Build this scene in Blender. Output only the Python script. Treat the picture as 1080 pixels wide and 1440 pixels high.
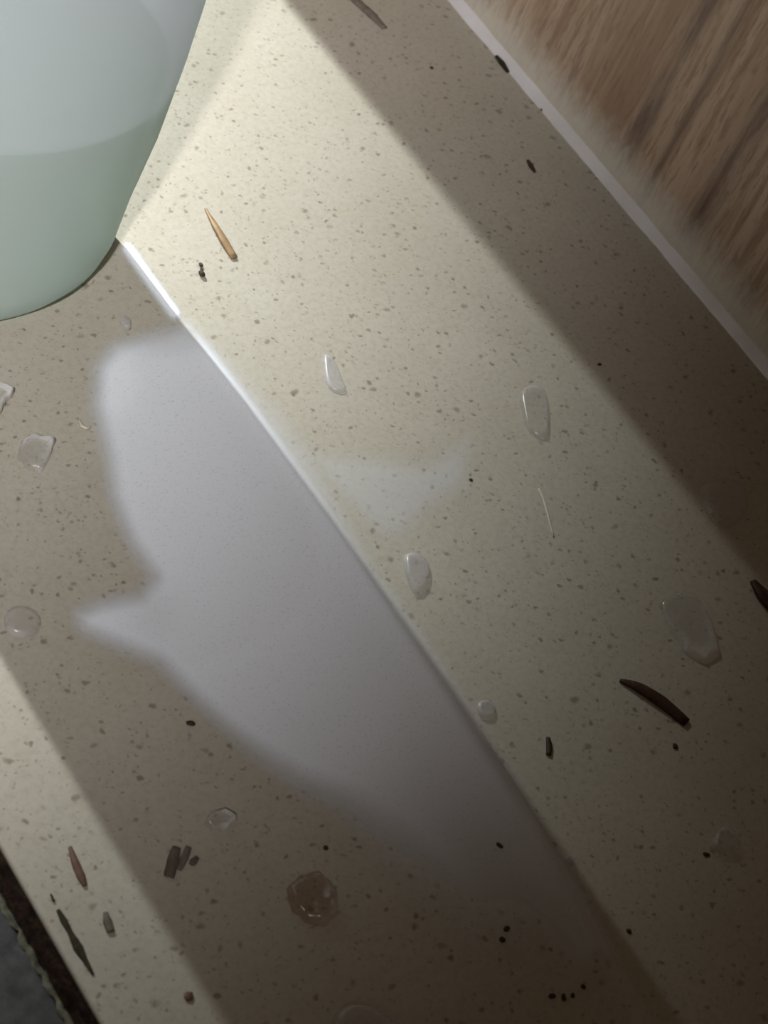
import bpy, bmesh, math, random
import numpy as np
from mathutils import Vector, Matrix, noise

for o in list(bpy.data.objects): bpy.data.objects.remove(o)
S = bpy.context.scene
C = S.collection
random.seed(4)

# ------------------------------------------------------------------ camera
# Two vanishing points of the photograph: the long direction of the stone ledge (+Y) and straight down.
PP = np.array([540., 720.])
vy = np.array([-3373., -4744.]) - PP
vn = np.array([-773., 3254.]) - PP
F = math.sqrt(-(vy @ vn))
Yc = np.r_[vy, F]; Yc /= np.linalg.norm(Yc)
Uc = -np.r_[vn, F]; Uc /= np.linalg.norm(Uc)
Xc = np.cross(Yc, Uc)
R = np.array([Xc, Yc, Uc])
H = 0.32526                                   # camera height above the stone, metres
d0 = R @ np.array([0, 0, F]); CAM = np.array([d0[0], d0[1], 0]) * (H / d0[2]); CAM[2] = H
def ray(x, y): return R @ np.array([x - 540., y - 720., F])
def P(x, y, z=0.0):                           # photo pixel -> point on the horizontal plane at height z
    d = ray(x, y); t = (z - CAM[2]) / d[2]
    return Vector(CAM + d * t)
def PX(x, y, wx):                             # photo pixel -> point on the vertical plane x = wx
    d = ray(x, y); t = (wx - CAM[0]) / d[0]
    return Vector(CAM + d * t)

cd = bpy.data.cameras.new('camera'); cam = bpy.data.objects.new('camera', cd); C.objects.link(cam)
cd.sensor_fit = 'VERTICAL'; cd.sensor_height = 36; cd.lens = F / 1440 * 36
cd.clip_start = 0.01
m = Matrix.Identity(4)
for i in range(3):
    m[i][0] = R[i, 0]; m[i][1] = -R[i, 1]; m[i][2] = -R[i, 2]; m[i][3] = CAM[i]
cam.matrix_world = m
cd.dof.use_dof = True; cd.dof.focus_distance = float(np.linalg.norm(CAM)) ; cd.dof.aperture_fstop = 34
S.camera = cam

# ------------------------------------------------------------------ world, lamps, exposure
w = bpy.data.worlds.new('world'); S.world = w; w.use_nodes = True
bg = w.node_tree.nodes['Background']; bg.inputs[0].default_value = (1.0, 0.63, 0.33, 1); bg.inputs[1].default_value = 0.054
def spot(name, loc, target, power, half_deg, radius, color, blend=1.0):
    l = bpy.data.lights.new(name, 'SPOT'); l.energy = power; l.color = color
    l.spot_size = math.radians(2 * half_deg); l.spot_blend = blend; l.shadow_soft_size = radius
    o = bpy.data.objects.new(name, l); C.objects.link(o)
    o.location = loc
    o.rotation_euler = (Vector(target) - Vector(loc)).to_track_quat('-Z', 'Y').to_euler()
    return o
# daylight coming low along the ledge from its far end, and a lamp from the room on the near left
spot('daylight_along_ledge', (-0.10, 7.90, 4.85), (-0.100, 0.595, 0), 28500, 2.245, 0.08, (0.97, 1.0, 0.96))
spot('room_lamp', (-1.30, -1.03, 1.77), (-0.1034, 0.2599, 0), 262, 7.66, 0.05, (1.0, 0.95, 0.92))
S.view_settings.view_transform = 'Standard'; S.view_settings.look = 'None'
S.view_settings.exposure = 0.0; S.view_settings.gamma = 1.0; S.view_settings.use_curve_mapping = False

# ------------------------------------------------------------------ helpers
def node(nt, t, **kw):
    n = nt.nodes.new(t)
    for k, v in kw.items(): setattr(n, k, v)
    return n
def mat(name):
    M = bpy.data.materials.new(name); M.use_nodes = True
    nt = M.node_tree; return M, nt, nt.nodes['Principled BSDF'], nt.nodes['Material Output']
def ramp(nt, fac, stops):
    r = node(nt, 'ShaderNodeValToRGB')
    e = r.color_ramp.elements
    while len(e) < len(stops): e.new(0.5)
    for q, (p, c) in zip(e, stops):
        q.position = p; q.color = (c if len(c) == 4 else (*c, 1)) if not isinstance(c, (int, float)) else (c, c, c, 1)
    nt.links.new(fac, r.inputs[0]); return r.outputs[0]
def mixc(nt, fac, a, b, mode='MIX'):
    n = node(nt, 'ShaderNodeMix', data_type='RGBA', blend_type=mode)
    for sock, v in ((n.inputs[0], fac), (n.inputs[6], a), (n.inputs[7], b)):
        if hasattr(v, 'is_output'): nt.links.new(v, sock)
        else: sock.default_value = v if isinstance(v, (int, float)) else (*v, 1)
    return n.outputs[2]
def math_(nt, op, a, b=0.0):
    n = node(nt, 'ShaderNodeMath', operation=op)
    for s, v in zip(n.inputs, (a, b)):
        if hasattr(v, 'is_output'): nt.links.new(v, s)
        else: s.default_value = v
    return n.outputs[0]
def noise_tex(nt, vec, scale, detail=4, rough=.55):
    n = node(nt, 'ShaderNodeTexNoise'); n.inputs['Scale'].default_value = scale
    n.inputs['Detail'].default_value = detail; n.inputs['Roughness'].default_value = rough
    if vec is not None: nt.links.new(vec, n.inputs['Vector'])
    return n.outputs['Fac']
def mapping(nt, vec, scale=(1, 1, 1), rot=(0, 0, 0)):
    n = node(nt, 'ShaderNodeMapping'); n.inputs['Scale'].default_value = scale; n.inputs['Rotation'].default_value = rot
    nt.links.new(vec, n.inputs[0]); return n.outputs[0]
def bump(nt, bsdf, h, dist, strength=1.0):
    b = node(nt, 'ShaderNodeBump'); b.inputs['Distance'].default_value = dist; b.inputs['Strength'].default_value = strength
    nt.links.new(h, b.inputs['Height']); nt.links.new(b.outputs[0], bsdf.inputs['Normal'])
def mesh_obj(name, verts, faces, material, parent=None, smooth=True):
    me = bpy.data.meshes.new(name); me.from_pydata([tuple(v) for v in verts], [], faces); me.update()
    if smooth:
        for p in me.polygons: p.use_smooth = True
    me.materials.append(material)
    o = bpy.data.objects.new(name, me); C.objects.link(o)
    if parent is not None:
        o.parent = parent; o.matrix_parent_inverse = Matrix.Translation(-Vector(parent.location))
    return o
def tag(o, label, cat, group=None):
    o['label'] = label; o['category'] = cat
    if group: o['group'] = group
    return o
def struct(o, label=None):
    o['kind'] = 'structure'
    if label: o['label'] = label
    return o
def box_data(x0, x1, y0, y1, z0, z1):
    v = [(x, y, z) for z in (z0, z1) for y in (y0, y1) for x in (x0, x1)]
    f = [(0, 2, 3, 1), (4, 5, 7, 6), (0, 1, 5, 4), (2, 6, 7, 3), (0, 4, 6, 2), (1, 3, 7, 5)]
    return v, f

# ------------------------------------------------------------------ materials
def stone_material():
    M, nt, b, out = mat('speckled_beige_stone')
    co = node(nt, 'ShaderNodeTexCoord').outputs['Object']
    wob = node(nt, 'ShaderNodeTexNoise'); wob.inputs['Scale'].default_value = 450; nt.links.new(co, wob.inputs['Vector'])
    wv = node(nt, 'ShaderNodeVectorMath', operation='MULTIPLY_ADD')
    nt.links.new(wob.outputs['Color'], wv.inputs[0]); wv.inputs[1].default_value = (.0022,) * 3; nt.links.new(co, wv.inputs[2])
    vec = wv.outputs[0]
    base = ramp(nt, noise_tex(nt, co, 22, 5), [(.3, (.445, .425, .366)), (.7, (.495, .479, .418))])
    def specks(scale, r0, r1, keep, col, strength, base, stretch):
        v = node(nt, 'ShaderNodeTexVoronoi'); v.inputs['Scale'].default_value = scale
        nt.links.new(mapping(nt, vec, stretch, (0, 0, .5)), v.inputs['Vector'])
        sp = node(nt, 'ShaderNodeSeparateColor'); nt.links.new(v.outputs['Color'], sp.inputs[0])
        rad = math_(nt, 'MULTIPLY_ADD', sp.outputs[1], r1 - r0); nt.nodes[-1].inputs[2].default_value = r0
        dd = math_(nt, 'SUBTRACT', rad, v.outputs['Distance'])
        mk = node(nt, 'ShaderNodeMapRange'); mk.inputs['From Min'].default_value = -.05; mk.inputs['From Max'].default_value = .12
        nt.links.new(dd, mk.inputs[0])
        k = math_(nt, 'MULTIPLY', mk.outputs[0], math_(nt, 'LESS_THAN', sp.outputs[0], keep))
        k = math_(nt, 'MULTIPLY', k, math_(nt, 'MULTIPLY_ADD', sp.outputs[2], strength)); 
        return mixc(nt, k, base, col)
    base = mixc(nt, ramp(nt, noise_tex(nt, co, 700, 5, .75), [(.36, .34), (.55, 0.0)]), base, (.31, .28, .23))
    base = mixc(nt, ramp(nt, noise_tex(nt, co, 150, 3, .6), [(.52, 0.0), (.75, .30)]), base, (.40, .36, .29))
    base = specks(230, .02, .24, .60, (.19, .165, .125), .75, base, (1, 1.2, 1))
    base = specks(430, .05, .30, .62, (.22, .19, .145), .65, base, (1, 1.15, 1))
    base = specks(900, .10, .35, .5, (.32, .285, .23), .55, base, (1, 1, 1))
    nt.links.new(base, b.inputs['Base Color'])
    b.inputs['Roughness'].default_value = .5; b.inputs['Specular IOR Level'].default_value = .12
    bump(nt, b, noise_tex(nt, co, 1500, 2), .00006, .5)
    return M
def wood_material():
    M, nt, b, out = mat('brown_wood_grain')
    co = node(nt, 'ShaderNodeTexCoord').outputs['Object']
    sx = node(nt, 'ShaderNodeSeparateXYZ'); nt.links.new(co, sx.inputs[0])
    big = noise_tex(nt, mapping(nt, co, (1, 1, .10)), 42, 6, .6)
    fine = noise_tex(nt, mapping(nt, co, (1, 1, .06)), 330, 4, .65)
    pore = noise_tex(nt, mapping(nt, co, (1, 1, .14)), 1100, 2, .6)
    c = ramp(nt, big, [(.28, (.34, .23, .165)), (.5, (.50, .375, .285)), (.72, (.60, .475, .375))])
    c = mixc(nt, ramp(nt, fine, [(.38, .9), (.54, 0.0)]), c, (.33, .22, .155))
    c = mixc(nt, ramp(nt, pore, [(.34, .55), (.46, 0.0)]), c, (.24, .16, .115))
    # a few broad dark heart streaks running up the board
    warp = math_(nt, 'MULTIPLY_ADD', noise_tex(nt, mapping(nt, co, (1, 1, .25)), 60, 3), .010); nt.nodes[-1].inputs[2].default_value = -.005
    yy = math_(nt, 'ADD', sx.outputs[1], warp)
    for (px, py, wd, st) in ((905, 165, .0022, .8), (925, 150, .0012, .55), (963, 345, .0011, .65), (1030, 240, .0040, .45), (820, 75, .0012, .3), (1062, 420, .0015, .5), (985, 130, .0018, .5)):
        y0 = PX(px, py, WALL).y
        q = math_(nt, 'POWER', math_(nt, 'DIVIDE', math_(nt, 'SUBTRACT', yy, y0), wd), 2.0)
        k = math_(nt, 'MULTIPLY', math_(nt, 'EXPONENT', math_(nt, 'MULTIPLY', q, -1.0)), st)
        k = math_(nt, 'MULTIPLY', k, ramp(nt, noise_tex(nt, mapping(nt, co, (1, 1, .15)), 260, 3), [(.35, .25), (.6, 1.0)]))
        c = mixc(nt, k, c, (.12, .082, .075))
    # paler band with a ragged top above the sealant joint
    edge = math_(nt, 'ADD', sx.outputs[2], math_(nt, 'MULTIPLY', noise_tex(nt, mapping(nt, co, (1, 1, .35)), 420, 6, .75), -.014))
    mr = node(nt, 'ShaderNodeMapRange', interpolation_type='SMOOTHSTEP'); nt.links.new(edge, mr.inputs[0])
    mr.inputs['From Min'].default_value = -.004; mr.inputs['From Max'].default_value = .010; mr.inputs['To Min'].default_value = .72; mr.inputs['To Max'].default_value = 0
    c = mixc(nt, mr.outputs[0], c, (.84, .83, .76))
    nt.links.new(c, b.inputs['Base Color']); b.inputs['Roughness'].default_value = .55; b.inputs['Specular IOR Level'].default_value = .3
    bump(nt, b, fine, .0004, .6)
    return M
def simple(name, c0, c1, scale=600, rough=.7, stretch=(1, 1, 1), bumpd=0.0, spec=.3):
    M, nt, b, out = mat(name)
    co = node(nt, 'ShaderNodeTexCoord').outputs['Object']
    n = noise_tex(nt, mapping(nt, co, stretch), scale, 4, .6)
    nt.links.new(ramp(nt, n, [(.3, c0), (.7, c1)]), b.inputs['Base Color'])
    b.inputs['Roughness'].default_value = rough; b.inputs['Specular IOR Level'].default_value = spec
    if bumpd: bump(nt, b, n, bumpd, .8)
    return M
def caustic_material():                          # painted caustic: bluish-white covers the stone more where the cast light is stronger
    M, nt, b, out = mat('painted_caustic')
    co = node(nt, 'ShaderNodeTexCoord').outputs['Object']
    at = node(nt, 'ShaderNodeAttribute', attribute_name='caustic_strength')
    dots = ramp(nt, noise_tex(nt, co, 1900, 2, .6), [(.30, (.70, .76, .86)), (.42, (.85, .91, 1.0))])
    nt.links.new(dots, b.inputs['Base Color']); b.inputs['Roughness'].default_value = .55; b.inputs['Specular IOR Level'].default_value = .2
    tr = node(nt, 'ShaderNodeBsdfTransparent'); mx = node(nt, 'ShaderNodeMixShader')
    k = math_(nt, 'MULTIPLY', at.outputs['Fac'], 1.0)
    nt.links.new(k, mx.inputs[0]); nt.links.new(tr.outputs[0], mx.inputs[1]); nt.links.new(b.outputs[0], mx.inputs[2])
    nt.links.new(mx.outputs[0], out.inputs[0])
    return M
def clear_material(name, tint, body=.06, frost=.9, white=(.88, .90, .92)):
    M, nt, b, out = mat(name)
    at = node(nt, 'ShaderNodeAttribute', attribute_name='frost')
    b.inputs['Base Color'].default_value = (*white, 1); b.inputs['Roughness'].default_value = .35
    tr = node(nt, 'ShaderNodeBsdfTransparent'); tr.inputs[0].default_value = (*tint, 1)
    gl = node(nt, 'ShaderNodeBsdfGlossy'); gl.inputs['Roughness'].default_value = .22
    m1 = node(nt, 'ShaderNodeMixShader'); m1.inputs[0].default_value = .05; nt.links.new(tr.outputs[0], m1.inputs[1]); nt.links.new(gl.outputs[0], m1.inputs[2])
    k = math_(nt, 'MULTIPLY_ADD', at.outputs['Fac'], frost); nt.nodes[-1].inputs[2].default_value = body
    m2 = node(nt, 'ShaderNodeMixShader'); nt.links.new(k, m2.inputs[0]); nt.links.new(m1.outputs[0], m2.inputs[1]); nt.links.new(b.outputs[0], m2.inputs[2])
    nt.links.new(m2.outputs[0], out.inputs[0])
    return M
def plastic_material():
    M, nt, b, out = mat('frosted_plastic')
    df = node(nt, 'ShaderNodeBsdfDiffuse'); df.inputs[0].default_value = (.84, .91, 1.0, 1)
    tl = node(nt, 'ShaderNodeBsdfTranslucent'); tl.inputs[0].default_value = (.88, .93, 1.0, 1)
    gl = node(nt, 'ShaderNodeBsdfGlossy'); gl.inputs['Roughness'].default_value = .35
    tr = node(nt, 'ShaderNodeBsdfTransparent'); tr.inputs[0].default_value = (.90, .92, .95, 1)
    a = node(nt, 'ShaderNodeMixShader'); a.inputs[0].default_value = .40
    nt.links.new(df.outputs[0], a.inputs[1]); nt.links.new(tl.outputs[0], a.inputs[2])
    c = node(nt, 'ShaderNodeMixShader'); c.inputs[0].default_value = .20
    nt.links.new(a.outputs[0], c.inputs[1]); nt.links.new(tr.outputs[0], c.inputs[2])
    g = node(nt, 'ShaderNodeMixShader'); g.inputs[0].default_value = .06
    nt.links.new(c.outputs[0], g.inputs[1]); nt.links.new(gl.outputs[0], g.inputs[2])
    nt.links.new(g.outputs[0], out.inputs[0])
    return M
def liquid_material():
    M, nt, b, out = mat('green_liquid')
    df = node(nt, 'ShaderNodeBsdfDiffuse'); df.inputs[0].default_value = (.55, .66, .52, 1)
    tl = node(nt, 'ShaderNodeBsdfTranslucent'); tl.inputs[0].default_value = (.62, .74, .58, 1)
    tr = node(nt, 'ShaderNodeBsdfTransparent'); tr.inputs[0].default_value = (.55, .70, .55, 1)
    a = node(nt, 'ShaderNodeMixShader'); a.inputs[0].default_value = .5
    nt.links.new(df.outputs[0], a.inputs[1]); nt.links.new(tl.outputs[0], a.inputs[2])
    c = node(nt, 'ShaderNodeMixShader'); c.inputs[0].default_value = .30
    nt.links.new(a.outputs[0], c.inputs[1]); nt.links.new(tr.outputs[0], c.inputs[2])
    nt.links.new(c.outputs[0], out.inputs[0])
    return M

# ------------------------------------------------------------------ the setting
EDGE = -0.114          # left edge of the stone
WALL = 0.126           # face of the wood panel
Y0, Y1 = -0.75, 1.10
M_stone = stone_material(); M_wood = wood_material()
M_mortar = simple('rusty_brown_mortar', (.006, .004, .003), (.050, .025, .013), 420, .8, bumpd=.0012)
M_tile = simple('dark_grey_tile', (.045, .047, .050), (.095, .098, .102), 260, .6, bumpd=.0003)
M_caulk = simple('white_sealant', (.74, .73, .75), (.88, .88, .95), 70, .32, spec=.8)

bm = bmesh.new()
v, f = box_data(EDGE, WALL + .002, Y0, Y1, -.020, 0)
bv = [bm.verts.new(p) for p in v]
for q in f: bm.faces.new([bv[i] for i in q])
bm.edges.ensure_lookup_table()
ed = [e for e in bm.edges if all(abs(x.co.x - EDGE) < 1e-6 and abs(x.co.z) < 1e-6 for x in e.verts)]
bmesh.ops.bevel(bm, geom=ed, offset=.0008, segments=3, affect='EDGES', profile=.5)
me = bpy.data.meshes.new('floor'); bm.to_mesh(me); bm.free(); me.materials.append(M_stone)
o = bpy.data.objects.new('floor', me); C.objects.link(o); struct(o, 'beige stone ledge with fine brown speckles')

v, f = box_data(WALL, WALL + .018, Y0, Y1, -.020, .90)
struct(mesh_obj('wall_right', v, f, M_wood, smooth=False), 'upright brown wood-grain panel beside the stone')

# mortar bed in the joint, lumpy
def grid_obj(name, x0, x1, y0, y1, nx, ny, zf, material, parent=None):
    vs = []; fs = []
    for j in range(ny + 1):
        for i in range(nx + 1):
            x = x0 + (x1 - x0) * i / nx; y = y0 + (y1 - y0) * j / ny
            vs.append((x, y, zf(x, y)))
    for j in range(ny):
        for i in range(nx):
            a = j * (nx + 1) + i; fs.append((a, a + 1, a + nx + 2, a + nx + 1))
    return mesh_obj(name, vs, fs, material, parent)
low = grid_obj('floor_lower', EDGE - .55, EDGE + .001, Y0, Y1, 6, 8, lambda x, y: -.0135, M_mortar)
struct(low, 'lower floor of dark grey tiles set in dark brown mortar')
vs = []; fs = []; nu = 8; nv = 420
for j in range(nv + 1):
    y = -.30 + .60 * j / nv
    for i in range(nu + 1):
        u = i / nu; k = math.sin(math.pi * u) ** .5
        b_ = k * (.0005 * noise.noise(Vector((u * 3, y * 260, 1))) + .0004 * noise.noise(Vector((u * 8, y * 800, 4))))
        vs.append((EDGE - .0002 - .0012 * u - max(b_, -.0003), y, -.0010 - .0070 * u + .4 * b_))
for j in range(nv):
    for i in range(nu):
        a = j * (nu + 1) + i; fs.append((a, a + 1, a + nu + 2, a + nu + 1))
jt = mesh_obj('joint_mortar', vs, fs, M_mortar, low)
# tiles: slabs with a chipped edge towards the joint
def tile(y0, y1, x1, x0):
    n = max(8, int((y1 - y0) / .0015)); vs = []; fs = []
    ch = lambda y: .0011 * noise.noise(Vector((y * 160, 3, 0))) + .0009 * noise.noise(Vector((y * 520, 8, 0)))
    for k in range(n + 1):
        y = y0 + (y1 - y0) * k / n; c = ch(y)
        vs += [(x0, y, -.0130), (x0, y, -.0075), (x1 - .0022 + c * .5, y, -.0075), (x1 - .0010 + c * .6, y, -.0079 + c * .2), (x1 - .0003 + c * .3, y, -.0092), (x1 + c * .2, y, -.0130)]
    for k in range(n):
        a = k * 6
        for q in range(5): fs.append((a + q, a + q + 1, a + q + 7, a + q + 6))
        fs.append((a + 5, a, a + 6, a + 11))
    fs.append(tuple(range(6))[::-1]); fs.append(tuple(n * 6 + q for q in range(6)))
    return mesh_obj('tile', vs, fs, M_tile, low)
tile(-.30, .30, EDGE - .0010, EDGE - .31)
tile(-.7, -.306, EDGE - .0010, EDGE - .31); tile(.306, .9, EDGE - .0010, EDGE - .31)
# grime crust along the tile edge
M_grime = simple('pale_green_grime', (.03, .032, .022), (.19, .19, .14), 420, .8)
vs = []; fs = []
nn = 220
for k in range(nn + 1):
    y = -.16 + .20 * k / nn
    c = .0016 * noise.noise(Vector((y * 420, 5, 2))) + .0008 * noise.noise(Vector((y * 1200, 2, 2)))
    x = EDGE - .0022
    hh = max(0, .0007 * noise.noise(Vector((y * 300, 1, 7))) + .0002)
    vs += [(x - .0004 + c * .7, y, -.0076), (x - .0002 + c * .5, y, -.0073 + hh), (x + .0009 + c * .3, y, -.0076 + hh), (x + .0013 + c * .3, y, -.0095)]
for k in range(nn):
    a = k * 4
    for q in range(3): fs.append((a + q, a + q + 1, a + q + 5, a + q + 4))
gr = mesh_obj('grime', vs, fs, M_grime, low)

# sealant bead in the corner between stone and wood panel, slightly uneven
vs = []; fs = []; ns = 700; prof = 7
for k in range(ns + 1):
    y = -.45 + 1.4 * k / ns
    r = .0024 + .0004 * noise.noise(Vector((y * 90, 0, 3))) + .0002 * noise.noise(Vector((y * 320, 4, 3)))
    for q in range(prof):
        a = q / (prof - 1) * math.pi / 2
        rr = r * (1 - .22 * math.sin(2 * a))            # slightly hollow fillet
        vs.append((WALL - rr * math.cos(a), y, rr * math.sin(a) * .95))
for k in range(ns):
    for q in range(prof - 1):
        a = k * prof + q; fs.append((a, a + 1, a + prof + 1, a + prof))
struct(mesh_obj('trim_1', vs, fs, M_caulk), 'white sealant bead along the foot of the wood panel')
# jamb standing out from the panel further along the ledge: its edge throws the shadow strip beside the panel
v, f = box_data(.0685, WALL, .40, .455, 0, .90)
struct(mesh_obj('trim_2', v, f, M_wood, smooth=False), 'narrow wooden jamb standing out from the panel')

# ------------------------------------------------------------------ bottle
def lathe(name, prof, material, parent, seg=96, cap_b=False, cap_t=False):
    vs = []; fs = []
    for (r, z) in prof:
        for k in range(seg):
            a = 2 * math.pi * k / seg
            t = min(1, max(0, (z - .155) / .045)) if name != 'cap' else 1       # oval body, round neck
            oy = (OVAL * (1 - t) + t); ox = 1
            vs.append(tuple(Vector((r * ox * math.cos(a), r * oy * math.sin(a), z)) + parent.location))
    for j in range(len(prof) - 1):
        for k in range(seg):
            a = j * seg + k; b = j * seg + (k + 1) % seg
            fs.append((a, b, b + seg, a + seg))
    if cap_b: fs.append(tuple(range(seg))[::-1])
    if cap_t: fs.append(tuple((len(prof) - 1) * seg + k for k in range(seg)))
    return mesh_obj(name, vs, fs, material, parent)
bt = bpy.data.objects.new('plastic_bottle', None); C.objects.link(bt); bt.location = (-.0545, .0995, 0)
tag(bt, 'frosted plastic bottle, part filled with pale green liquid, standing on the stone', 'bottle')
RB = .0395; OVAL = .77
M_pl = plastic_material()
M_liq = liquid_material()
lathe('body', [(.001, .0022), (.022, .0020), (.028, .0004), (.032, .0004), (.0348, .0018), (.0368, .0045), (RB - .0016, .009), (RB - .0010, .022), (RB + .0008, .040), (RB + .0015, .06), (RB + .0015, .09), (RB, .135), (RB - .0006, .155), (.038, .170), (.034, .183), (.0265, .193), (.019, .199), (.0145, .202), (.0145, .214)], M_pl, bt)
lathe('liquid', [(.001, .0034), (.028, .0034), (.0335, .0045), (.0362, .009), (.0374, .012), (.0374, .0560), (.0370, .0566), (.001, .0565)], M_liq, bt, cap_b=True, cap_t=True)
M_cap = simple('white_cap_plastic', (.70, .71, .72), (.78, .79, .80), 200, .4)
lathe('cap', [(.001, .2045), (.0170, .2045), (.0172, .206), (.0172, .226), (.0160, .2285), (.001, .2285)], M_cap, bt, 64, True, True)

# ------------------------------------------------------------------ light cast through the bottle, put in as a pale film
def seg_dist(px, py, poly, closed=True):
    d = np.full(px.shape, 1e9); n = len(poly)
    for i in range(n if closed else n - 1):
        ax, ay = poly[i]; bx, by = poly[(i + 1) % n]
        dx, dy = bx - ax, by - ay; t = np.clip(((px - ax) * dx + (py - ay) * dy) / (dx * dx + dy * dy + 1e-9), 0, 1)
        d = np.minimum(d, np.hypot(px - ax - t * dx, py - ay - t * dy))
    return d
def inside(px, py, poly):
    r = np.zeros(px.shape, bool); n = len(poly)
    for i in range(n):
        ax, ay = poly[i]; bx, by = poly[(i + 1) % n]
        c = ((ay > py) != (by > py)) & (px < (bx - ax) * (py - ay) / (by - ay + 1e-12) + ax); r ^= c
    return r
def sdf(px, py, poly): return np.where(inside(px, py, poly), 1, -1) * seg_dist(px, py, poly)
def sst(v, a, b): t = np.clip((v - a) / (b - a), 0, 1); return t * t * (3 - 2 * t)
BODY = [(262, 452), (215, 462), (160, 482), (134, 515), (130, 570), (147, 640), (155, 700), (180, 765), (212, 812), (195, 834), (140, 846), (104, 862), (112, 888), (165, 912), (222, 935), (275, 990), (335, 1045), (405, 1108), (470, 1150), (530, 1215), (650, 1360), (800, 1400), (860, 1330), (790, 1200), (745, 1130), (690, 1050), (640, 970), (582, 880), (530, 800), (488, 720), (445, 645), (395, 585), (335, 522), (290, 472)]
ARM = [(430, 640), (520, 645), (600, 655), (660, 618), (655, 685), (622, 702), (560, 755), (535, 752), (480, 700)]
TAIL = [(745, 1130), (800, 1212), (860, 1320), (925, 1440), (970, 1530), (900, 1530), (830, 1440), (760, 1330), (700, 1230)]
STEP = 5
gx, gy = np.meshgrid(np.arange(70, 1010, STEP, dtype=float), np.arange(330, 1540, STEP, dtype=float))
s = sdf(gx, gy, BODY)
along = gx * .56 + gy * .83                      # distance along the run of the light patch
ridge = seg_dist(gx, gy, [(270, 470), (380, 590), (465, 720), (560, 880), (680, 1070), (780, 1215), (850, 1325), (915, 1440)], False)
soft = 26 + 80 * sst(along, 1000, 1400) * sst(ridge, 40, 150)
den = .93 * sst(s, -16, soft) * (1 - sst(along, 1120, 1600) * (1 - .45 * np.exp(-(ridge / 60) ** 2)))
den += .05 * np.exp(-(ridge / 34) ** 2) * sst(s, -6, 20) * (1 - sst(along, 1050, 1400))  # brighter border of the caustic, drawn as denser film
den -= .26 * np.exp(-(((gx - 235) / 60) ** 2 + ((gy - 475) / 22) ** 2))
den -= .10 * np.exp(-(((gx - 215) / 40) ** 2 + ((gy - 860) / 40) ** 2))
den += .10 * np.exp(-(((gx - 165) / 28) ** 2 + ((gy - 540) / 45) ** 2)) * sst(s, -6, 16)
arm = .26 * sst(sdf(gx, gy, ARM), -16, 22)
lit = ((gx - 262) * .818 - (gy - 450) * .575)        # film made thinner where it leaves the bottle's shadow
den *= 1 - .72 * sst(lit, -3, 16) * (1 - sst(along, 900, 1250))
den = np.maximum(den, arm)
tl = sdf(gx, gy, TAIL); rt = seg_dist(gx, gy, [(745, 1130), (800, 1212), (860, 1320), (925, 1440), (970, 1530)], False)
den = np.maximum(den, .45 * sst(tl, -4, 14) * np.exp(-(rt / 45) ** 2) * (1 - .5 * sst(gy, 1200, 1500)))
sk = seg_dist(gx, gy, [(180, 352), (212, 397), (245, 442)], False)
den = np.maximum(den, 1.0 * (1 - sst(sk, 4, 12)))  # bright streak of light at the bottle foot, put in at full density
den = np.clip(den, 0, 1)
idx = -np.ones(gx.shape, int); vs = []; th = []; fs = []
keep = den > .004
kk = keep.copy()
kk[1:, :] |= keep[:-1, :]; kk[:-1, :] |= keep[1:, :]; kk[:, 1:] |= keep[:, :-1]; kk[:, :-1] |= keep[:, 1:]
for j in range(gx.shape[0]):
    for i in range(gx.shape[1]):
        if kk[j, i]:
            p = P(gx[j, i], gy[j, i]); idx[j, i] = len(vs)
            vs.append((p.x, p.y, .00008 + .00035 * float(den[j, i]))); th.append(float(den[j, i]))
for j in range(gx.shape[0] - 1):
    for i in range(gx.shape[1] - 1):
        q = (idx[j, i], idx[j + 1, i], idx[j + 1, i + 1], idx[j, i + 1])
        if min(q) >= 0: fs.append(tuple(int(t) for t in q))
caustic_obj = mesh_obj('caustic_patch', vs, fs, caustic_material())  # pale sheet in place of light refracted by the bottle
a = caustic_obj.data.attributes.new('caustic_strength', 'FLOAT', 'POINT'); a.data.foreach_set('value', th)
tag(caustic_obj, 'bluish-white soft-edged patch of light cast through the bottle, built as a pale film on the stone', 'caustic')

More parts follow.
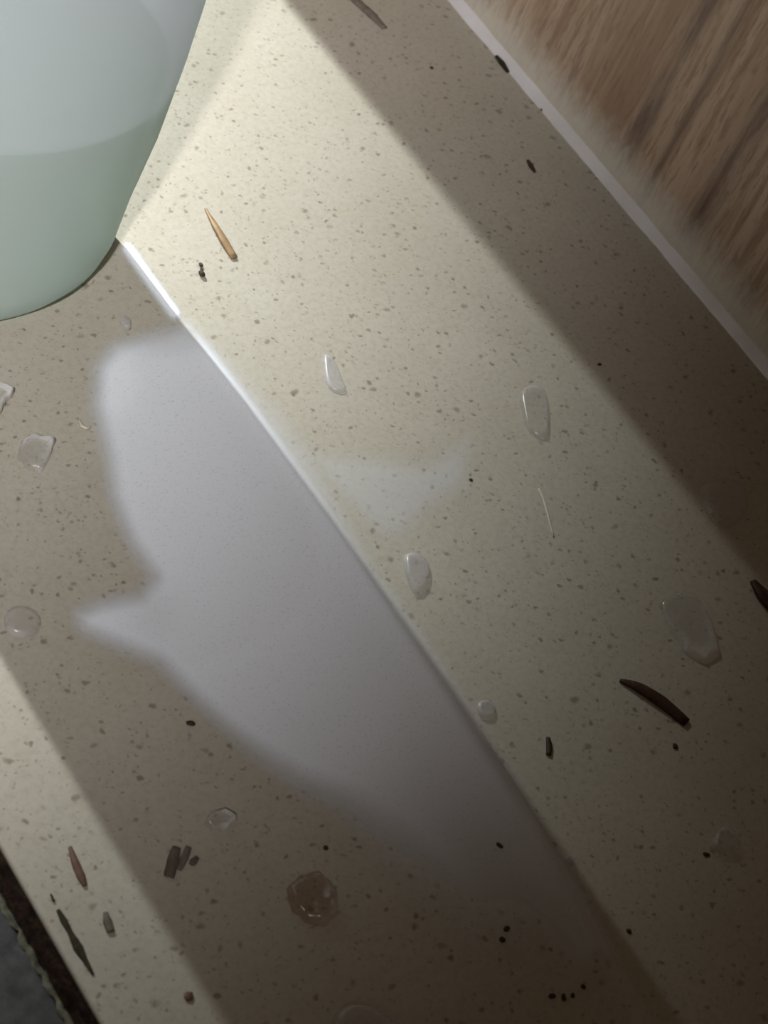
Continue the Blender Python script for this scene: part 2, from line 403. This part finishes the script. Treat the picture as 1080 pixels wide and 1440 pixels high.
# ------------------------------------------------------------------ debris
def sliver(name, pts, widths, thick, material, lift=0.0, label=None, cat='splinter', group=None, curl=.3):
    """tapered closed strip along photo points lying on the stone; widths in metres, one per point"""
    g = [P(x, y) for x, y in pts]; n = len(g)
    # resample
    q = []; wq = []
    for i in range(n - 1):
        for t in (0, .25, .5, .75): q.append(g[i].lerp(g[i + 1], t)); wq.append(widths[i] * (1 - t) + widths[i + 1] * t)
    q.append(g[-1]); wq.append(widths[-1])
    for _ in range(2): q = [q[0]] + [(q[i - 1] + 2 * q[i] + q[i + 1]) / 4 for i in range(1, len(q) - 1)] + [q[-1]]
    vs = []; fs = []; base = g[0].lerp(g[-1], .5)
    L = len(q)
    for i, c in enumerate(q):
        t = (q[min(i + 1, L - 1)] - q[max(i - 1, 0)]).normalized(); s_ = Vector((-t.y, t.x, 0))
        hw = wq[i] / 2; z = lift * math.sin(math.pi * i / (L - 1)) + .0001
        jit = 1 + .12 * noise.noise(Vector((c.x * 900, c.y * 900, 1)))
        hw *= jit; tk = thick * (.45 + .55 * min(1, wq[i] / max(wq)))
        for (a_, h_) in ((-1, 0), (-.85, .75), (0, 1 - curl * .5), (.85, .8), (1, 0)):
            vs.append(c + s_ * (hw * a_) + Vector((0, 0, z + tk * h_)))
    for i in range(L - 1):
        for k in range(5):
            a_ = i * 5 + k; b_ = i * 5 + (k + 1) % 5; fs.append((a_, b_, b_ + 5, a_ + 5))
    fs.append((4, 3, 2, 1, 0)); fs.append(tuple((L - 1) * 5 + k for k in range(5)))
    vs = [p - base for p in vs]
    o = mesh_obj(name, vs, fs, material); o.location = base
    if label: tag(o, label, cat, group)
    return o
M_tan = simple('tan_husk', (.26, .165, .085), (.36, .25, .14), 500, .5)
M_dark = simple('dark_brown_bark', (.020, .010, .006), (.075, .036, .020), 500, .6, bumpd=.0002)
M_red = simple('reddish_brown_wood', (.11, .062, .042), (.18, .105, .075), 500, .6)
M_grey = simple('grey_brown_wood', (.13, .11, .09), (.22, .19, .16), 500, .7)
M_gdark = simple('dark_grey_wood', (.10, .08, .065), (.17, .145, .12), 500, .7)
M_moss = simple('blackish_fibre', (.012, .010, .005), (.055, .050, .024), 700, .8)
M_black = simple('black_crumb', (.030, .022, .015), (.075, .058, .040), 800, .7)
mm = .001
sliver('seed_husk', [(288, 294), (300, 318), (313, 340), (329, 364)], [.4*mm, 1.4*mm, 2.0*mm, 1.9*mm], .7*mm, M_tan, .5*mm, 'curved tan seed husk lying on the bright stone', 'husk')
sliver('wood_splinter', [(871, 958), (895, 968), (930, 990), (965, 1018)], [.8*mm, 2.4*mm, 2.9*mm, 2.2*mm], 1.0*mm, M_dark, .4*mm, 'long dark brown splinter with a pointed end, on the dim stone', 'splinter')
sliver('wood_splinter', [(770, 1038), (772, 1050), (771, 1063)], [.8*mm, 1.3*mm, 1.1*mm], .6*mm, M_dark, 0, 'short thin dark brown splinter beside the painted light patch', 'splinter')
sliver('wood_splinter', [(98, 1192), (106, 1216), (114, 1234), (119, 1247)], [.7*mm, 1.5*mm, 1.6*mm, .8*mm], .6*mm, M_red, 0, 'reddish brown splinter near the open edge of the stone', 'splinter')
sliver('wood_splinter', [(148, 1284), (151, 1298), (156, 1312)], [.8*mm, 1.7*mm, 1.5*mm], .6*mm, M_gdark, 0, 'short dark grey splinter near the open edge of the stone', 'splinter')
sliver('plant_fibre', [(81, 1280), (90, 1296), (99, 1313), (110, 1334), (120, 1352), (131, 1372)], [.7*mm, 1.3*mm, 1.0*mm, 1.9*mm, 1.0*mm, .5*mm], .4*mm, M_moss, 0, 'long blackish plant fibre lying along the edge of the stone', 'fibre')
sliver('plant_fibre', [(71, 1258), (76, 1269)], [.3*mm, .5*mm], .3*mm, M_moss, 0, 'hair-thin brown bit just beyond the end of the long fibre', 'fibre')
sliver('bark_flake', [(248, 1193), (243, 1211), (237, 1234)], [1.8*mm, 2.3*mm, 2.0*mm], .6*mm, M_gdark, 0, 'widest of three grey-brown bark flakes lying side by side', 'flake', 'cluster of grey-brown bark flakes')
sliver('bark_flake', [(265, 1192), (259, 1208), (251, 1224)], [1.2*mm, 1.5*mm, 1.0*mm], .4*mm, M_grey, 0, 'middle pale bark flake of the three side by side', 'flake', 'cluster of grey-brown bark flakes')
sliver('bark_flake', [(277, 1206), (272, 1212), (268, 1217)], [.9*mm, 1.5*mm, .7*mm], .4*mm, M_gdark, 0, 'shortest bark flake at the end of the row of three', 'flake', 'cluster of grey-brown bark flakes')
sliver('wood_shaving', [(486, -12), (505, 6), (523, 22), (541, 41)], [2.6*mm, 3.0*mm, 3.0*mm, 2.0*mm], .5*mm, M_grey, 0, 'flat grey-brown wood shaving in the shadow strip by the panel', 'shaving')
sliver('wood_splinter', [(742, 226), (746, 234), (752, 243)], [.8*mm, 1.5*mm, .8*mm], .5*mm, M_black, 0, 'small black splinter in the shadow strip by the panel', 'splinter')
sliver('wood_splinter', [(697, 80), (705, 91), (714, 103)], [.8*mm, 1.5*mm, .8*mm], .9*mm, M_moss, .2*mm, 'small dark splinter against the white sealant bead', 'splinter')
sliver('dried_leaf', [(1058, 818), (1070, 838), (1088, 858), (1106, 872)], [1.6*mm, 3.6*mm, 4.2*mm, 2.0*mm], 1.0*mm, M_dark, .5*mm, 'dark brown dried leaf bit at the edge of the shadow strip', 'leaf')

def crumb(px, py, rx, ry, material, label, name='crumb', cat='crumb', group=None, seed=0):
    bm = bmesh.new(); bmesh.ops.create_icosphere(bm, subdivisions=2, radius=1)
    c = P(px, py); rx *= mm / 2; ry *= mm / 2; rz = min(rx, ry) * .5
    for q in bm.verts:
        k = 1 + .3 * noise.noise(q.co * 1.6 + Vector((seed * 3.1, px, py)))
        q.co = Vector((q.co.x * rx * k, q.co.y * ry * k, max(q.co.z, -.6) * rz * k + .6 * rz))
    me = bpy.data.meshes.new(name); bm.to_mesh(me); bm.free()
    for p in me.polygons: p.use_smooth = True
    me.materials.append(material)
    o = bpy.data.objects.new(name, me); C.objects.link(o); o.location = c; o.rotation_euler.z = seed * 1.3
    return tag(o, label, cat, group)
# tiny dark bit with a pinched waist (two lobes, one mesh)
bm = bmesh.new()
for (px, py, r) in ((282, 374, .55), (283, 380, .42), (283, 387, .80)):
    c = P(px, py); bmesh.ops.create_icosphere(bm, subdivisions=2, radius=r * mm, matrix=Matrix.Translation(c + Vector((0, 0, r * mm * .7))) @ Matrix.Diagonal((.9, 1.3, .75, 1)))
me = bpy.data.meshes.new('seed_bit'); bm.to_mesh(me); bm.free(); me.materials.append(M_black)
for p in me.polygons: p.use_smooth = True
o = bpy.data.objects.new('seed_bit', me); C.objects.link(o); tag(o, 'tiny black bit with a pinched waist beside the tan husk', 'seed')
ROW = 'row of dark crumbs'; ROWL = 'tiny dark crumb, one of a short row on the dimmest stone'
PAIR = 'pair of dark crumbs'; PAIRL = 'tiny dark crumb, one of a close pair near the row of crumbs'
for i, (px, py, rx, ry, lab, grp) in enumerate([
        (607, 96, 1.1, 1.1, 'tiny dark crumb in the shadow strip near the wood shaving', None),
        (662, 675, .9, .9, 'tiny dark crumb at the tip of the faint side arm of the light patch', None),
        (268, 1018, 1.9, 1.2, 'tiny dark crumb on shaded stone beside the lower left border of the light patch', None),
        (458, 1193, 1.1, 1.1, 'tiny dark crumb close to the rounded brownish clear flake', None),
        (702, 1190, 1.7, 1.2, 'tiny dark crumb lying on the fading end of the light patch', None),
        (712, 1307, 1.6, 1.1, PAIRL, PAIR), (706, 1322, 1.2, 1.2, PAIRL, PAIR),
        (776, 1401, 1.7, 1.0, ROWL, ROW), (792, 1403, 1.6, 1.0, ROWL, ROW), (805, 1400, .9, 1.2, ROWL, ROW), (820, 1388, 1.1, 1.0, ROWL, ROW),
        (884, 1310, 1.2, 1.0, 'tiny dark crumb just beyond the thin tail of the light patch', None),
        (843, 513, 1.1, .9, 'tiny dark crumb at the blurred border of the shadow strip', None),
        (949, 1050, 1.4, 1.2, 'tiny dark crumb just below the thick end of the long splinter', None),
        (993, 1202, 1.5, 1.1, 'tiny dark crumb beside the small round cloudy drop', None)]):
    crumb(px, py, rx, ry, M_black, lab, group=grp, seed=i)
crumb(265, 1402, 1.9, 1.7, M_red, 'tiny reddish brown crumb near the open edge of the stone', seed=3)
crumb(695, 67, 1.7, 1.5, M_black, 'small round black crumb touching the white sealant bead', seed=5)
crumb(762, 155, 1.2, 1.2, M_red, 'small brown crumb touching the white sealant bead', seed=6)

# ------------------------------------------------------------------ clear flakes and drops
def flake(name, outline, height, material, frost, label, cat, group=None, dome=True, tilt=0.0, sharp=False):
    """outline in photo pixels; frost = {outline index: whiteness} on the rim"""
    g = [P(x, y) for x, y in outline]; n0 = len(g)
    fr = [frost.get(i, 0.0) for i in range(n0)]
    pts = []; fw = []
    for i in range(n0):                              # Catmull-Rom to a smooth outline
        if sharp:
            for t in (0, .25, .5, .75):
                q_ = g[i].lerp(g[(i + 1) % n0], t); pts.append(q_ + Vector((noise.noise(q_ * 700), noise.noise(q_ * 700 + Vector((9, 9, 9))), 0)) * .0005); fw.append(fr[i] * (1 - t) + fr[(i + 1) % n0] * t)
            continue
        p0, p1, p2, p3 = g[i - 1], g[i], g[(i + 1) % n0], g[(i + 2) % n0]
        for t in (0, .25, .5, .75):
            pts.append(.5 * ((2 * p1) + (p2 - p0) * t + (2 * p0 - 5 * p1 + 4 * p2 - p3) * t * t + (3 * p1 - p0 - 3 * p2 + p3) * t ** 3))
            fw.append(fr[i] * (1 - t) + fr[(i + 1) % n0] * t)
    c = sum(pts, Vector()) / len(pts); n = len(pts)
    rings = [(1.0, 0.0, .8), (.97, .55, 1.0), (.86, .88, .9), (.72, 1.0, .35), (.45, 1.0 if dome else .72, 0.0), (.2, 1.05 if dome else .68, 0.0)]
    vs = []; f_ = []; fs = []
    for (k, h, wgt) in rings:
        for p, q in zip(pts, fw):
            v_ = c + (p - c) * k; up = tilt * q
            if sharp and k < .99: h_ = h * (1 + .45 * noise.noise(Vector((v_.x * 420, v_.y * 420, 5))))
            else: h_ = h
            vs.append(Vector((v_.x, v_.y, .0001 + height * h_ * (1 + up)))); f_.append(q * wgt)
    for j in range(len(rings) - 1):
        for k in range(n):
            a_ = j * n + k; b_ = j * n + (k + 1) % n; fs.append((a_, b_, b_ + n, a_ + n))
    fs.append(tuple((len(rings) - 1) * n + k for k in range(n)))
    o = mesh_obj(name, [p - c for p in vs], fs, material); o.location = c
    a_ = o.data.attributes.new('frost', 'FLOAT', 'POINT'); a_.data.foreach_set('value', f_)
    return tag(o, label, cat, group)
M_clear = clear_material('clear_flake', (.93, .93, .93))
M_amber = clear_material('clear_amber_flake', (.80, .72, .66), .02, .5, (.80, .76, .70))
M_milk = clear_material('milky_drop', (.95, .95, .96), .25, .6, (.74, .74, .78))
M_faint = clear_material('faint_drop', (.97, .97, .97), .14, .5, (.70, .70, .72))
flake('clear_flake', [(24, 642), (29, 624), (46, 616), (62, 619), (77, 624), (70, 645), (57, 668), (38, 662)], .0016, M_clear, {1: .6, 2: 1, 3: 1, 4: 1, 5: .5, 6: .25}, 'clear crumpled flake with white upper rim, beside the painted light patch', 'flake', dome=False, tilt=.6, sharp=True)
flake('clear_flake', [(-34, 560), (-18, 541), (0, 545), (18, 557), (6, 572), (-4, 592), (-26, 586)], .0018, M_clear, {1: .8, 2: 1, 3: 1, 4: .8, 5: .4}, 'clear flake with thick white rim, the one closest to the bottle', 'flake', dome=False, tilt=.6, sharp=True)
flake('clear_flake', [(285, 1160), (296, 1147), (314, 1141), (332, 1154), (318, 1166), (297, 1170)], .0014, M_clear, {1: .35, 2: 1, 3: 1, 4: .7}, 'small clear flake with a white end, beside the bark flakes', 'flake', dome=False, tilt=.5, sharp=True)
flake('clear_flake', [(403, 1252), (420, 1236), (445, 1232), (463, 1246), (470, 1268), (473, 1288), (456, 1305), (430, 1299), (410, 1282)], .0022, M_amber, {1: .25, 2: .5, 3: .7, 4: .8, 5: 1, 6: .4}, 'rounded brownish clear flake with pale rim on the stone', 'flake', dome=False, tilt=.4, sharp=True)
flake('clear_flake', [(926, 850), (948, 834), (984, 846), (1002, 880), (1011, 922), (992, 934), (966, 922), (942, 890)], .0013, M_clear, {3: .35, 4: .55, 5: .6, 6: .3}, 'large clear shard with a shiny end, beside the long dark splinter', 'flake', dome=False, tilt=.2, sharp=True)
flake('clear_flake', [(455, 500), (470, 510), (480, 534), (486, 551), (474, 552), (459, 540)], .0008, M_milk, {0: .4, 1: .2, 4: .3, 5: .3}, 'pale leaf-shaped flake on the sunlit stone', 'flake')
flake('clear_flake', [(732, 552), (752, 543), (767, 556), (770, 590), (767, 617), (742, 606), (734, 580)], .0012, M_faint, {0: .4, 1: .4, 3: .5, 4: .5}, 'faint squarish clear flake with a white side, on the stone', 'flake')
flake('liquid_drop', [(567, 785), (582, 780), (598, 790), (603, 808), (594, 832), (582, 836), (572, 815)], .0014, M_milk, {0: .5, 1: .3}, 'milky drop with brown side, just beyond the light patch border', 'drop')
flake('liquid_drop', [(670, 992), (684, 986), (695, 996), (692, 1010), (676, 1010)], .0010, M_milk, {0: .4, 1: .5, 2: .3}, 'small milky drop touching the lower border of the light patch', 'drop')
flake('liquid_drop', [(6, 868), (22, 856), (42, 860), (56, 874), (52, 892), (30, 898), (10, 890)], .0016, M_faint, {5: .6, 6: .5, 0: .4}, 'cloudy drop below the clear crumpled flake', 'drop')
flake('liquid_drop', [(168, 452), (175, 447), (183, 455), (182, 465), (173, 463)], .0012, M_milk, {0: .3}, 'tiny bluish drop between bottle foot and light patch', 'drop')
flake('liquid_drop', [(466, 1446), (476, 1424), (500, 1416), (536, 1428), (560, 1450), (520, 1476), (486, 1470)], .0024, M_faint, {1: .4, 2: .5, 3: .4}, 'wide cloudy drop on the darkest end of the stone below the light patch', 'drop')
flake('liquid_drop', [(1002, 1180), (1016, 1166), (1034, 1176), (1038, 1196), (1020, 1204), (1004, 1196)], .0016, M_faint, {0: .3, 1: .3}, 'small round cloudy drop on the dim stone below the dark splinter', 'drop')
flake('liquid_drop', [(984, 690), (1010, 678), (1042, 684), (1048, 722), (1026, 742), (1000, 734)], .0020, M_faint, {0: .2}, 'flat greyish drop inside the shadow strip', 'drop')
flake('liquid_drop', [(794, 1208), (800, 1206), (807, 1214), (803, 1218)], .0008, M_milk, {0: .8, 1: .8}, 'tiny white drop on the thin tail of the light patch', 'drop')
M_pale = simple('pale_fibre', (.56, .53, .45), (.66, .63, .55), 500, .6)
sliver('pale_fibre', [(757, 688), (764, 702), (771, 728), (778, 755)], [.6*mm, .7*mm, .6*mm, .4*mm], .25*mm, M_pale, 0, 'thin pale fibre lying below the squarish clear flake', 'fibre')
sliver('pale_fibre', [(111, 592), (114, 601), (121, 604), (127, 601)], [.4*mm, .9*mm, .9*mm, .4*mm], .5*mm, M_pale, .2*mm, 'tiny pale curled fibre at the left border of the light patch', 'fibre')
